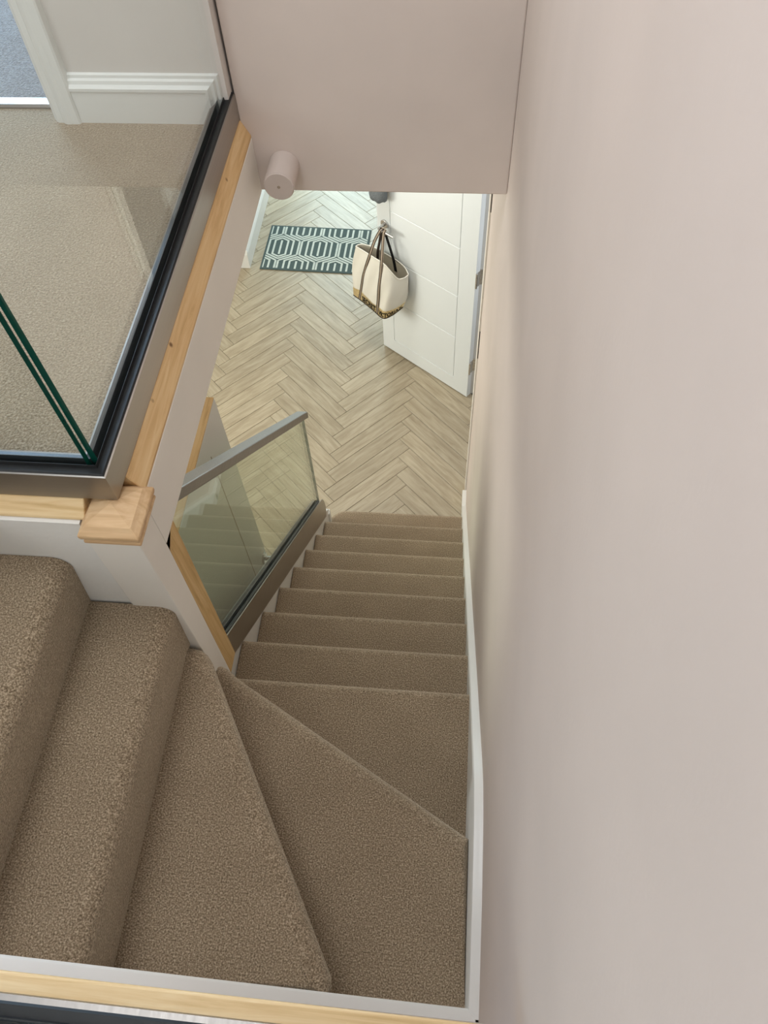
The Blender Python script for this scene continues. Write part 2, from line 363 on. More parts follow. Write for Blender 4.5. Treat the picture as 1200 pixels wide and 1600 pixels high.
for k, (wx, wy, a) in enumerate(planks[:299]):
    o = pm if k == 0 else pm.copy()
    if k: COL.objects.link(o)
    o.location = (wx, wy, FLOOR); o.rotation_euler = (0, 0, a)
bm = bmesh.new()
for wx, wy, a in far + planks[299:]:
    Mx = Matrix.Translation((wx, wy, FLOOR)) @ Matrix.Rotation(a, 4, 'Z')
    for v in bx(bm, (g, g, -0.008), (PL - g, PW - g, 0.0)): v.co = Mx @ v.co
o = obj('far_planks', bm, M['plank'], floor); o['kind'] = 'stuff'
print('planks', len(planks), len(far))

# ---------------------------------------------------------------- staircase
st = thing('staircase', 'carpeted taupe winder staircase turning down to the hall', 'staircase', (-0.4, 0.4, FLOOR))
def nose(rx=0.028, rz=0.028, back=0.05):
    """(offset from the nosing front, height below the tread) down the carpeted edge"""
    l = [(-rx + rx * math.sin(a), -rz + rz * math.cos(a)) for a in [math.radians(d) for d in range(0, 121, 10)]]
    if back < 0.03: l = l[:10]; return l + [(-back * 0.3, -rz - 0.05), (-back, -R - 0.012)]
    return l + [(-back, -2.0 * rz - 0.012), (-back, -R - 0.012)]
lev = nose()
def step(front, rest, zt, lev=lev):
    """front: polyline of the nosing edge; rest: the fixed corners behind it, going round"""
    Fp = [Vector(p) for p in front]; Rp = [Vector(p) for p in rest]
    cen = sum(Fp + Rp, Vector((0, 0))) / len(Fp + Rp); ns = []
    for a, b in zip(Fp, Fp[1:]):
        d = (b - a).normalized(); n = Vector((d.y, -d.x)); ns.append(n)
    if (cen - (Fp[0] + Fp[-1]) / 2).dot(ns[-1]) > 0: ns = [-n for n in ns]
    vn = [ns[0]]
    for a, b in zip(ns, ns[1:]): m = (a + b).normalized(); vn.append(m / max(0.5, m.dot(a)))
    vn.append(ns[-1])
    bm = bmesh.new(); rings = []
    for o_, z in lev:
        rings.append([(q.x, q.y, zt + z) for q in [p + n * o_ for p, n in zip(Fp, vn)] + Rp])
    loft(bm, rings)
    return kid(obj('step', bm, M['carpet'], None, 0, smooth=True, angle=0.7), st)
XL, XRT = -0.745, -0.034
for k in range(2, 10):
    F = (9 - k) * G + 0.008
    step([(XL, F), (XRT, F)], [(XRT, F - (0.45 if k == 9 else 0.26)), (XL, F - (0.10 if k == 9 else 0.26))], (k - 14) * R)
# lowest step: rounded left corner
F = 8 * G + 0.008; zt = -13 * R
def n1_outline(o_):
    rr = 0.10 + o_; cx, cy = -0.665, F - 0.10
    pts = [(XRT, F - 0.26), (XRT, F + o_)]
    for a in range(90, 191, 10):
        A = math.radians(a); pts.append((cx + rr * math.cos(A), cy + rr * math.sin(A) * (1.0)))
    pts.append((cx - rr, F - 0.26)); return pts
bm = bmesh.new(); loft(bm, [[(x, y, zt + z) for x, y in n1_outline(o_)] for o_, z in lev])
kid(obj('step', bm, M['carpet'], None, 0, smooth=True, angle=0.7), st)
# winders
step([(-0.735, -0.050), (-0.708, -0.032), (-0.690, -0.028), (-0.672, -0.036), (-0.640, -0.060), (XRT, -0.403)], [(XRT, -0.735), (-0.47, -0.735), (-0.735, -0.12)], -4 * R, nose(0.038, 0.032, 0.06))
step([(-0.745, -0.060), (-0.712, -0.058), (-0.692, -0.062), (-0.676, -0.072), (-0.660, -0.092), (-0.300, -0.705), (-0.297, -0.722), (-0.302, -0.737)], [(-0.83, -0.737), (-0.83, -0.060)], -3 * R, nose(0.042, 0.034, 0.06))
step([(-0.709, -0.050), (-0.708, -0.733)], [(-0.97, -0.733), (-0.97, -0.050)], -2 * R, nose(0.034, 0.034, 0.010))
step([(-0.875, -0.046), (-0.880, -0.731)], [(-1.12, -0.731), (-1.12, -0.046)], -1 * R, nose(0.036, 0.036, 0.021))
step([(-1.045, -0.046), (-1.045, -0.731)], [(-1.098, -0.731), (-1.098, -0.046)], 0.0, nose(0.036, 0.036, 0.021))
# outer (left) string of the lower flight
bm = bmesh.new()
prism(bm, [(-0.02, FLOOR), (-0.02, -0.93), (0.10, -1.02), (1.33, -2.215), (1.455, -2.33), (1.475, -2.37), (1.475, FLOOR)], 'x', -0.785, -0.747)
kid(obj('outer_string', bm, M['white'], None, 0.003), st)
box_ = bmesh.new(); bx(box_, (-0.80, 1.44, FLOOR), (-0.742, 1.475, -2.36)); kid(obj('string_end_block', box_, M['white'], None, 0.004), st)

# wall string, right
def ztop(y):
    pts = [(-0.76, -0.655), (-0.55, -0.615), (-0.40, -0.612), (-0.30, -0.645), (-0.20, -0.735), (-0.08, -0.850), (0.0, -0.925)]
    if y >= 0.0: return -0.925 - 0.985 * y
    for (a, za), (b, zb) in zip(pts, pts[1:]):
        if a <= y <= b: return lerp(za, zb, (y - a) / (b - a))
    return pts[0][1]
bm = bmesh.new(); rings = []
ys = [-0.752 + 0.04 * k for k in range(20)] + [0.05 + 0.1 * k for k in range(17)] + [1.70]
for y in ys:
    z = ztop(y); zb = FLOOR + 0.001
    rings.append([(-0.012, y, zb), (-0.034, y, zb), (-0.034, y, z - 0.010), (-0.031, y, z - 0.004), (-0.022, y, z - 0.002), (-0.018, y, z), (-0.012, y, z)])
loft(bm, rings)
tag(obj('trim_right', bm, M['white'], None, 0, smooth=True, angle=0.5), 'white stair string board sloping down along the right wall', 'stair trim', kind='structure')
bm = bmesh.new(); prism(bm, [(1.68, FLOOR + 0.001), (1.68, -2.595), (1.80, -2.595), (1.80, FLOOR + 0.001)], 'x', -0.034, -0.010)
tag(obj('trim_plinth', bm, M['white'], None, 0.003), 'short white skirting block at the foot of the stairs by the right wall', 'skirting board', kind='structure')
# near wall string
bm = bmesh.new(); rings = []
for x, z in [(-1.06, 0.0 - 0.03), (-0.95, -0.055), (-0.80, -0.16), (-0.60, -0.28), (-0.45, -0.40), (-0.33, -0.50), (-0.25, -0.56), (-0.12, -0.63), (-0.018, -0.655)]:
    yo = yn(x)
    rings.append([(x, yo, -2.0), (x, yo + 0.022, -2.0), (x, yo + 0.022, z - 0.008), (x, yo + 0.018, z - 0.003), (x, yo + 0.008, z), (x, yo, z)])
loft(bm, rings)
tag(obj('trim_near', bm, M['white'], None, 0, smooth=True, angle=0.5), 'white stair string along the near wall under the pine strip', 'stair trim', kind='structure')

# ---------------------------------------------------------------- newel post with cap, fascia, pine strips
nw = thing('newel_post', 'white square newel post with a raw pine pyramid cap at the landing corner', 'newel post', (-0.745, -0.005, -0.9))
bm = bmesh.new(); loft(bm, [[(-0.797, -0.053, z), (XF, -0.053, z), (XF, y1, z), (-0.797, y1, z)] for z, y1 in ((-1.25, 0.000), (-0.90, 0.002), (-0.25, 0.023), (-0.075, 0.023))]); kid(obj('post', bm, M['fascia'], None, 0.002), nw)
bm = bmesh.new()
def sq(x0, x1, y0, y1, z): return [(x0, y0, z), (x1, y0, z), (x1, y1, z), (x0, y1, z)]
cx0, cx1, cy0, cy1 = -0.790, -0.675, -0.075, 0.041
def cap_ring(i, z): return sq(cx0 + i, cx1 - i, cy0 + i, cy1 - i, z)
rings = [cap_ring(0.016, -0.084), cap_ring(0.008, -0.081), cap_ring(0.003, -0.077), cap_ring(0.003, -0.070), cap_ring(0.009, -0.067), cap_ring(0.002, -0.062), cap_ring(0.0, -0.054), cap_ring(0.0, -0.048), cap_ring(0.008, -0.040), cap_ring(0.013, -0.033)]
rings += [cap_ring(0.0135, -0.0325), cap_ring(0.057, -0.0185)]
loft(bm, rings); kid(obj('cap', bm, M['pine_cap'], None, 0.0015, 1), nw)
# upright batten under the fascia, beside the lower glass
bm = bmesh.new(); loft(bm, [[(-0.785, y0, z), (-0.6985, y0, z), (-0.6985, y1, z), (-0.785, y1, z)] for z, y0, y1 in ((-0.915, 0.0035, 0.064), (-0.2325, 0.0245, 0.083))])
kid(obj('batten', bm, M['pine_z'], None, 0.0015, 1), nw)
bm = bmesh.new(); prism(bm, [(0.0232, -0.2325), (0.062, -0.2325), (0.0232, -0.262)], 'x', -0.76, -0.6985); kid(obj('notch_shade', bm, M['dark']), nw)  # solid wedge; the shade of the open hole is put into its dark colour

bm = bmesh.new(); bx(bm, (XF - 0.03, 0.0235, ZC - 0.002), (XF, YB, -0.0705))
tag(obj('trim_fascia', bm, M['fascia'], None, 0.0015), 'long off-white painted fascia below the pine strip of the landing edge', 'fascia', kind='structure')
bm = bmesh.new(); prism(bm, [(-0.76, -0.070), (-0.698, -0.070), (-0.698, -0.062), (-0.7195, -0.0205), (-0.76, -0.0205)], 'y', 0.042, YB)
tag(obj('trim_pine_side', bm, M['pine_y'], None, 0.0015, 1), 'bare pine strip under the long steel channel toward the bulkhead', 'wood strip', kind='structure')
bm = bmesh.new(); prism(bm, [(0.03, -0.054), (-0.037, -0.054), (-0.037, -0.047), (-0.0115, -0.0205), (0.03, -0.0205)], 'x', -1.30, -0.786)
tag(obj('trim_pine_front', bm, M['pine_x'], None, 0.0015, 1), 'bare pine strip left of the newel cap under the short steel channel', 'wood strip', kind='structure')
bm = bmesh.new(); bx(bm, (-1.30, -0.045, -2.0), (-0.797, 0.02, -0.0545))
tag(obj('wall_stair', bm, M['plaster']), 'white plastered wall beside the top carpeted steps', 'wall', kind='structure')

# ---------------------------------------------------------------- glass balustrades
def edged_pane(bm, lo, hi, thin):
    """slab whose narrow faces carry the edge material (slot 1)"""
    bx(bm, lo, hi)
    bm.faces.ensure_lookup_table()
    for f in bm.faces:
        f.normal_update()
        f.material_index = 0 if abs(f.normal[thin]) > 0.9 else 1
ZT, ZB = 0.050, -0.018
# long run, along y
b1 = thing('glass_balustrade', 'long glass balustrade in a black gasketed steel channel from newel to bulkhead', 'balustrade', (-0.745, 0.6, ZB), group=None)
xo, xi, yo_, yi = -0.720, -0.774, -0.011, 0.043
def mitre(prof, run):
    """profile (inset from outer face, z) -> ring pair mitred at the corner"""
    if run == 'y': return [[(xo - d, yo_ + d, z) for d, z in prof], [(xo - d, YB, z) for d, z in prof]]
    return [[(xo - d, yo_ + d, z) for d, z in prof], [(-1.30, yo_ + d, z) for d, z in prof]]
P_out = [(0.0, ZB), (0.0, ZT), (0.003, ZT + 0.001), (0.003, ZB)]
P_in = [(0.050, ZB + 0.02), (0.050, ZT - 0.004), (0.054, ZT - 0.004), (0.054, ZB + 0.02)]
P_base = [(0.003, ZB), (0.003, ZB + 0.012), (0.054, ZB + 0.012), (0.054, ZB)]
P_gas = [(0.003, ZB + 0.02), (0.003, ZT + 0.001), (0.006, ZT + 0.004), (0.018, ZT + 0.003), (0.0195, ZT + 0.010), (0.0205, ZT + 0.010), (0.0205, ZB + 0.02)]
P_gin = [(0.0335, ZB + 0.02), (0.0335, ZT + 0.010), (0.036, ZT + 0.008), (0.041, ZT + 0.001), (0.050, ZT - 0.003), (0.050, ZB + 0.02)]
for run, root, mm in (('y', b1, 'steel_y'),):
    bm = bmesh.new()
    for pr in (P_out, P_in, P_base): loft(bm, mitre(pr, run))
    kid(obj('channel', bm, M[mm]), root)
    bm = bmesh.new(); loft(bm, mitre(P_gas, run)); kid(obj('outer_gasket', bm, M['rubber']), root)
    bm = bmesh.new(); loft(bm, mitre(P_gin, run)); kid(obj('inner_gasket', bm, M['rubber_grey']), root)
bm = bmesh.new(); edged_pane(bm, (-0.7530, 0.0235, ZB + 0.02), (-0.7410, YB - 0.004, 1.0), 0); kid(obj('glass_pane', bm, [M['glass'], M['glass_edge']]), b1)
bm = bmesh.new(); bx(bm, (-0.7375, YB - 0.010, ZT + 0.004), (-0.729, YB, 1.0)); kid(obj('pane_end_strip', bm, M['strap']), b1)  # thin taupe strip at the bulkhead end of the pane
b2 = thing('glass_balustrade', 'short glass balustrade over the top steps left of the newel', 'balustrade', (-1.0, 0.01, ZB))
bm = bmesh.new()
for pr in (P_out, P_in, P_base): loft(bm, mitre(pr, 'x'))
kid(obj('channel', bm, M['steel_x']), b2)
bm = bmesh.new(); loft(bm, mitre(P_gas, 'x')); kid(obj('outer_gasket', bm, M['rubber']), b2)
bm = bmesh.new(); loft(bm, mitre(P_gin, 'x')); kid(obj('inner_gasket', bm, M['rubber_grey']), b2)
bm = bmesh.new(); edged_pane(bm, (-1.30, 0.0100, ZB + 0.02), (-0.7555, 0.0220, 1.0), 1); kid(obj('glass_pane', bm, [M['glass'], M['glass_edge']]), b2)
# near run, along the edge where the viewer stands
b3 = thing('glass_balustrade', 'near steel channel with black gasket and glass below the viewer', 'balustrade', (-0.6, -0.81, ZB))
def nr(d, z, x): return (x, yn(x) - 0.020 - d, z)
for nm, profs, m in (('channel', (P_out, P_in, P_base), 'steel_x'), ('outer_gasket', (P_gas,), 'rubber'), ('inner_gasket', (P_gin,), 'rubber_grey')):
    bm = bmesh.new()
    for pr in profs: loft(bm, [[nr(d + (0.004 if d > 0.001 else 0), z, x) for d, z in pr] for x in (-1.30, -0.02)])
    kid(obj(nm, bm, M['steel_dark' if m == 'steel_x' else m]), b3)
bm = bmesh.new(); loft(bm, [[nr(d, z, x) for d, z in ((0.0245, ZB + 0.02), (0.0245, 0.98), (0.0365, 0.98), (0.0365, ZB + 0.02))] for x in (-1.30, -0.02)])
for f in bm.faces:
    f.normal_update(); f.material_index = 0 if abs(f.normal.y) > 0.9 else 1
kid(obj('glass_pane', bm, [M['glass'], M['glass_edge']]), b3)
bm = bmesh.new(); loft(bm, [[(x, yn(x) - d, z) for d, z in ((-0.003, -0.075), (-0.003, -0.012), (0.0, -0.010), (0.05, -0.010), (0.05, -0.075))] for x in (-1.30, -0.0005)])
tag(obj('trim_pine_near', bm, M['pine_x'], None, 0.001, 1), 'bare pine strip along the near landing edge', 'wood strip', kind='structure')

# raking stair balustrade
b4 = thing('stair_balustrade', 'sloping glass stair balustrade with flat steel handrail on the lower flight', 'balustrade', (-0.755, 0.7, -1.6))
out = [(0.095, -0.905), (1.298, -2.018), (1.335, -2.055), (1.362, -2.105), (1.378, -2.17), (1.375, -2.22), (1.355, -2.245), (0.118, -1.052), (0.095, -1.03)]
bm = bmesh.new(); prism(bm, out, 'x', -0.739, -0.735); prism(bm, out, 'x', -0.779, -0.775)
prism(bm, [(0.118, -1.052), (1.355, -2.245), (1.36, -2.20), (0.12, -1.01)], 'x', -0.7755, -0.7385); kid(obj('channel', bm, M['steel_y'], None, 0.0006, 1), b4)
a0, a1 = (0.097, -0.915), (1.298, -2.022)
def band(x0, x1, up, dn):
    bm = bmesh.new(); loft(bm, [[(x0, y, z - dn), (x1, y, z - dn), (x1, y, z + up), (x0, y, z + up)] for y, z in (a0, a1)]); return bm
kid(obj('outer_gasket', band(-0.750, -0.7392, 0.013, 0.05), M['rubber'], None, 0.002), b4)
kid(obj('inner_gasket', band(-0.7748, -0.762, 0.010, 0.05), M['rubber_grey'], None, 0.002), b4)
bm = bmesh.new(); pane = [(0.095, -0.96), (1.352, -2.115), (1.362, -1.463), (0.12, -0.27), (0.095, -0.27)]
pane = [(0.090, -0.93), (1.335, -2.09), (1.345, -1.445), (0.115, -0.245)]
prism(bm, pane, 'x', -0.762, -0.750)
for f in bm.faces:
    f.normal_update(); f.material_index = 0 if abs(f.normal.x) > 0.9 else 1
kid(obj('glass_pane', bm, [M['glass_green'], M['glass_edge']]), b4)
bm = bmesh.new()
loft(bm, [[(-0.733, y, z), (-0.733, y, z + 0.040), (-0.779, y, z + 0.040), (-0.779, y, z)] for y, z in ((0.12, -0.260), (1.362, -1.457))])
kid(obj('handrail', bm, M['steel_dark'], None, 0.003, 2), b4)

# ---------------------------------------------------------------- wall fixture
wf = thing('wall_fixture', 'round pinkish-white cylinder sticking out of the bulkhead beside the landing fascia', 'wall fixture', (-0.619, YB, -0.147))
bm = bmesh.new(); cyl(bm, (-0.619, YB, -0.147), (0, -1, 0), 0.0415, 0.100, 48); kid(obj('body', bm, M['fixture'], None, 0.0015, 2, True, 0.8), wf)
bm = bmesh.new(); cyl(bm, (-0.619, YB - 0.099, -0.147), (0, -1, 0), 0.0395, 0.0035, 48); kid(obj('front_cap', bm, M['fixture'], None, 0.001, 1, True, 0.8), wf)
bm = bmesh.new(); cyl(bm, (-0.619, YB - 0.102, -0.147), (0, -1, 0), 0.0042, 0.002, 20); kid(obj('screw', bm, M['strap'], None, 0.0006, 1, True, 0.8), wf)

# ---------------------------------------------------------------- hall skirting
bm = bmesh.new(); prof = [(-1.652, FLOOR), (-1.632, FLOOR), (-1.632, FLOOR + 0.115), (-1.640, FLOOR + 0.135), (-1.646, FLOOR + 0.145), (-1.652, FLOOR + 0.145)]
prism(bm, prof, 'y', 3.7195, 5.88)
prism(bm, [(3.719, FLOOR), (3.70, FLOOR), (3.70, FLOOR + 0.115), (3.708, FLOOR + 0.135), (3.714, FLOOR + 0.145), (3.719, FLOOR + 0.145)], 'x', -2.4, -1.632)
tag(obj('baseboard_hall', bm, M['white'], None, 0.001, 1), 'white skirting around the hall wall corner beside the doormat', 'skirting board', kind='structure')

# ---------------------------------------------------------------- white hall door, half open
H0 = Vector((-0.030, 2.550, FLOOR)); FE = Vector((-0.592, 2.979, FLOOR)); DD = (FE - H0).normalized(); ND = Vector((DD.y, -DD.x, 0)).normalized()
if ND.y > 0: ND = -ND
def D(s, n, h): return H0 + DD * s + ND * n + Vector((0, 0, h))
DW, DH, DT = 0.707, 1.975, 0.036
door = thing('door_1', 'white panelled hall door standing half open with a bag on its handle', 'door', H0, kind='structure')
def dbox(bm, s0, s1, n0, n1, h0, h1):
    return loft(bm, [[D(s0, n0, h), D(s1, n0, h), D(s1, n1, h), D(s0, n1, h)] for h in (h0, h1)])
bm = bmesh.new()
GW = 0.007; s_l, s_r = 0.108, 0.603
hs = [0.112, 0.451, 0.766, 1.09, 1.42, 1.86]
dbox(bm, 0, DW, -DT, -0.003, 0.008, DH)                      # core
dbox(bm, 0, s_l, -0.004, 0, 0.008, DH); dbox(bm, s_r + GW, DW, -0.004, 0, 0.008, DH)   # stiles
dbox(bm, s_l, s_r + GW, -0.004, 0, 0.008, hs[0]); dbox(bm, s_l, s_r + GW, -0.004, 0, hs[-1] + GW, DH)
kid(obj('leaf', bm, M['door']), door)
for a, b in zip(hs, hs[1:]):
    bm = bmesh.new(); dbox(bm, s_l + GW, s_r, -0.0042, 0, a + GW, b); kid(obj('panel', bm, M['door'], None, 0.0015, 1), door)
hnd = None
bm = bmesh.new(); tube(bm, [D(0.648, 0, 0.990), D(0.648, 0.010, 0.990)], 0.026, 28); hnd = kid(obj('rose', bm, M['chrome'], None, 0.002, 2, True, 0.8), door)
bm = bmesh.new(); tube(bm, [D(0.648, 0.008, 0.990), D(0.648, 0.040, 0.990), D(0.645, 0.052, 0.990), D(0.634, 0.057, 0.990), D(0.590, 0.057, 0.990), D(0.532, 0.057, 0.990)], 0.0095, 14)
kid(obj('lever', bm, M['chrome'], None, 0, 2, True, 0.8), door)
for hz in (0.265, 0.94, 1.70):
    bm = bmesh.new()
    e = Vector((0, 0, 0))
    tube(bm, [D(-0.004, -DT - 0.004 + DT, hz - 0.05), D(-0.004, -0.004, hz + 0.05)], 0.006, 12)
    dbox(bm, -0.0025, -0.0005, -0.034, -0.003, hz - 0.05, hz + 0.05)
    loft(bm, [[(x, y, FLOOR + z) for x, y in ((-0.033, 2.584), (0.010, 2.584), (0.010, 2.589), (-0.033, 2.589))] for z in (hz - 0.05, hz + 0.05)])
    kid(obj('hinge', bm, M['chrome'], None, 0.0006, 1), door)
# doorway lining and architraves in the right wall
t = thing('door_frame', 'white door frame in the right wall where the half-open door hangs', 'door frame', (-0.012, 2.2, FLOOR), kind='structure')
for nm, lo, hi in (('jamb', (-0.012, DY0 - 0.005, FLOOR), (0.12, DY0 + 0.022, DZ)), ('jamb', (-0.034, DY1 - 0.012, FLOOR), (0.12, DY1 + 0.010, DZ)), ('head', (-0.012, DY0, DZ - 0.022), (0.12, DY1, DZ)),
                   ('architrave', (-0.020, DY0 - 0.062, FLOOR), (-0.010, DY0 + 0.006, DZ + 0.06)), ('architrave', (-0.030, DY1 + 0.010, FLOOR), (-0.012, DY1 + 0.062, DZ + 0.06)), ('architrave', (-0.020, DY0 - 0.062, DZ + 0.0602), (-0.010, DY1 + 0.010, DZ + 0.12))):
    bm = bmesh.new(); bx(bm, lo, hi); kid(obj(nm, bm, M['fascia'] if lo[1] < 2.0 else M['white'], None, 0.002), t)
for z0, z1 in ((-1.53, -1.36), (-0.745, -0.62)):
    bm = bmesh.new(); bx(bm, (-0.0155, DY0 - 0.0635, z0), (-0.0115, DY0 - 0.0615, z1)); kid(obj('strike_slot', bm, M['dark']), t)
# room beyond that doorway
bm = bmesh.new(); bx(bm, (1.15, 1.0, FLOOR), (1.2, 3.6, ZC)); bx(bm, (0.12, 1.0, FLOOR), (1.15, 1.05, ZC)); bx(bm, (0.12, 3.55, FLOOR), (1.15, 3.6, ZC))
tag(obj('wall_side', bm, M['wall_pale']), 'walls of the small room behind the half-open white door', 'wall', kind='structure')

# ---------------------------------------------------------------- cupboard door under the landing
cd = thing('door_2', 'grey-white door with a raw wood top edge open below the landing', 'door', (-0.88, 0.8, FLOOR), kind='structure')
bm = bmesh.new(); bx(bm, (-0.902, 0.06, FLOOR + 0.008), (-0.866, 0.815, -0.705)); kid(obj('leaf', bm, M['grey_door'], None, 0.001, 1), cd)
bm = bmesh.new(); bx(bm, (-0.902, 0.06, -0.705), (-0.868, 0.815, -0.700)); kid(obj('top_edge', bm, M['pine_y']), cd)['label'] = 'raw unpainted wood top edge'
bm = bmesh.new(); bx(bm, (-0.8668, 0.655, FLOOR + 0.12), (-0.8655, 0.660, -0.80)); kid(obj('groove', bm, M['strap']), cd)
zh = -1.66
bm = bmesh.new(); tube(bm, [(-0.866, 0.775, zh), (-0.856, 0.775, zh)], 0.026, 24); kid(obj('rose', bm, M['chrome'], None, 0.002, 2, True, 0.8), cd)
bm = bmesh.new(); tube(bm, [(-0.858, 0.775, zh), (-0.828, 0.775, zh), (-0.815, 0.770, zh), (-0.811, 0.755, zh), (-0.811, 0.65, zh)], 0.0095, 14); kid(obj('lever', bm, M['chrome'], None, 0, 2, True, 0.8), cd)

# ---------------------------------------------------------------- doormat
RC = [Vector((-1.562, 3.692)), Vector((-0.795, 3.662)), Vector((-0.783, 4.142)), Vector((-1.552, 4.182))]
ux = (RC[1] - RC[0]).normalized(); uy = (RC[3] - RC[0]).normalized(); RW = (RC[1] - RC[0]).length; RH = (RC[3] - RC[0]).length
def rp(a, b, z): q = RC[0] + ux * a + uy * b; return (q.x, q.y, FLOOR + z)
mat = thing('doormat', 'slate grey doormat with pale hexagon line pattern on the hall floor', 'doormat', (RC[0].x, RC[0].y, FLOOR))
bm = bmesh.new(); loft(bm, [[rp(a, b, z) for a, b in ((0, 0), (RW, 0), (RW, RH), (0, RH))] for z in (0.0005, 0.008)]); kid(obj('base', bm, M['rug_dark'], None, 0.003, 2), mat)
E0 = 0.016
def clip(poly):
    for ax, lim, sg in ((0, E0, 1), (0, RW - E0, -1), (1, E0, 1), (1, RH - E0, -1)):
        outp = []
        for i in range(len(poly)):
            p, q = poly[i - 1], poly[i]; dp, dq = (p[ax] - lim) * sg, (q[ax] - lim) * sg
            if (dp >= 0) != (dq >= 0):
                tt = dp / (dp - dq); outp.append((lerp(p[0], q[0], tt), lerp(p[1], q[1], tt)))
            if dq >= 0: outp.append(q)
        poly = outp
        if len(poly) < 3: return None
    return poly
bm = bmesh.new()
def flat(poly):
    poly = clip(poly)
    if poly: loft(bm, [[rp(a, b, 0.0078) for a, b in poly], [rp(a, b, 0.0098) for a, b in poly]])
def hexpts(cx, cy, hw, v, slope=0.526): return [(cx, cy + v + hw * slope), (cx + hw, cy + v), (cx + hw, cy - v), (cx, cy - v - hw * slope), (cx - hw, cy - v), (cx - hw, cy + v)]
DX, DYR, LT = 0.289, 0.222, 0.007
for row in range(-2, 4):
    for c in range(-2, 5):
        cx = 0.113 + c * DX + (0.5 * DX if row % 2 else 0); cy = 0.243 + row * DYR
        flat([(cx - LT, cy - 0.076), (cx + LT, cy - 0.076), (cx + LT, cy + 0.076), (cx - LT, cy + 0.076)])
        for hw, v in ((0.0486, 0.076), (0.0890, 0.078)):
            o1 = hexpts(cx, cy, hw + LT, v + 0.0035); i1 = hexpts(cx, cy, hw - LT, v - 0.0035)
            for i in range(6):
                j = (i + 1) % 6; flat([o1[i], o1[j], i1[j], i1[i]])
        for sx in (-1, 1):          # the shared zigzag between neighbouring cells
            a, b = cx + sx * (0.135 - LT), cx + sx * (0.135 + LT); v = 0.0775
            flat([(min(a, b), cy - v), (max(a, b), cy - v), (max(a, b), cy + v), (min(a, b), cy + v)])
            p, q = (cx + sx * 0.135, cy + v), (cx + sx * 0.0095, cy + DYR - v)
            flat([(p[0], p[1] + 0.0078), (q[0], q[1] + 0.0078), (q[0], q[1] - 0.0078), (p[0], p[1] - 0.0078)])
kid(obj('line_pattern', bm, M['rug_light']), mat)

# ---------------------------------------------------------------- tote bag on the handle
def resample(pts, n):
    pts = [Vector(p) for p in pts]; ds = [0.0]
    for a, b in zip(pts, pts[1:]): ds.append(ds[-1] + (b - a).length)
    outp = []
    for k in range(n):
        d = ds[-1] * k / (n - 1); i = 0
        while i < len(pts) - 2 and ds[i + 1] < d: i += 1
        t = (d - ds[i]) / max(1e-9, ds[i + 1] - ds[i])
        p0 = pts[max(i - 1, 0)]; p1 = pts[i]; p2 = pts[i + 1]; p3 = pts[min(i + 2, len(pts) - 1)]
        cr = 0.5 * ((2 * p1) + (p2 - p0) * t + (2 * p0 - 5 * p1 + 4 * p2 - p3) * t * t + (3 * p1 - p0 - 3 * p2 + p3) * t ** 3)
        outp.append(p1.lerp(p2, t).lerp(cr, 0.7))
    return outp
rimF = [(0.816, 0.080, 0.798), (0.744, 0.1, 0.821), (0.639, 0.125, 0.846), (0.541, 0.135, 0.853), (0.493, 0.125, 0.811), (0.469, 0.1, 0.762), (0.446, 0.07, 0.762), (0.439, 0.045, 0.773)]
rimB = [(0.816, 0.078, 0.800), (0.792, 0.055, 0.812), (0.72, 0.030, 0.812), (0.63, 0.022, 0.805), (0.545, 0.020, 0.800), (0.487, 0.022, 0.786), (0.439, 0.043, 0.774)]
baseF = [(0.86, 0.09, 0.412), (0.763, 0.115, 0.437), (0.642, 0.145, 0.459), (0.535, 0.168, 0.471), (0.497, 0.125, 0.491), (0.472, 0.06, 0.522)]
baseB = [(0.86, 0.088, 0.413), (0.83, 0.03, 0.435), (0.72, 0.014, 0.455), (0.60, 0.012, 0.475), (0.50, 0.016, 0.505), (0.472, 0.058, 0.522)]
NC = 33
rF, rB, bF, bB = (resample(q, NC) for q in (rimF, rimB, baseF, baseB))
def surfF(t, v, extra=0.0):
    i = min(int(t * (NC - 1)), NC - 2); f = t * (NC - 1) - i
    b = bF[i].lerp(bF[i + 1], f); r = rF[i].lerp(rF[i + 1], f); p = b.lerp(r, v)
    bulge = 0.012 * math.sin(math.pi * v) * math.sin(math.pi * t) + 0.005 * math.sin(t * 17 + v * 3) * math.sin(math.pi * v) + 0.004 * math.sin(t * 31 - v * 6) * math.sin(math.pi * v)
    pinch = -0.018 * math.sin(math.pi * v) * (2 * t - 1)
    return D(p.x + pinch, p.y + bulge + extra, p.z)
def surfB(t, v, extra=0.0):
    i = min(int(t * (NC - 1)), NC - 2); f = t * (NC - 1) - i
    p = bB[i].lerp(bB[i + 1], f).lerp(rB[i].lerp(rB[i + 1], f), v)
    return D(p.x - 0.018 * math.sin(math.pi * v) * (2 * t - 1), p.y + extra, p.z)
bag = thing('tote_bag', 'cream canvas tote bag with gold sequin base hanging from the white door handle', 'bag', D(0.64, 0.08, 0.45))
def grid(bm, fn, nu, nv, mi=0):
    vs = [[bm.verts.new(fn(i / (nu - 1), j / (nv - 1))) for i in range(nu)] for j in range(nv)]
    for j in range(nv - 1):
        for i in range(nu - 1):
            f = bm.faces.new((vs[j][i], vs[j][i + 1], vs[j + 1][i + 1], vs[j + 1][i])); f.material_index = mi
    return vs
bm = bmesh.new()
VB = 0.175
grid(bm, lambda t, v: surfF(t, v), NC, 14); grid(bm, lambda t, v: surfB(1 - t, v), NC, 14)
grid(bm, lambda t, v: surfF(t, 0).lerp(surfB(t, 0), v), NC, 4)
bmesh.ops.remove_doubles(bm, verts=bm.verts, dist=0.0015)
o = kid(obj('body', bm, M['canvas'], None, 0, smooth=True, angle=1.2), bag)
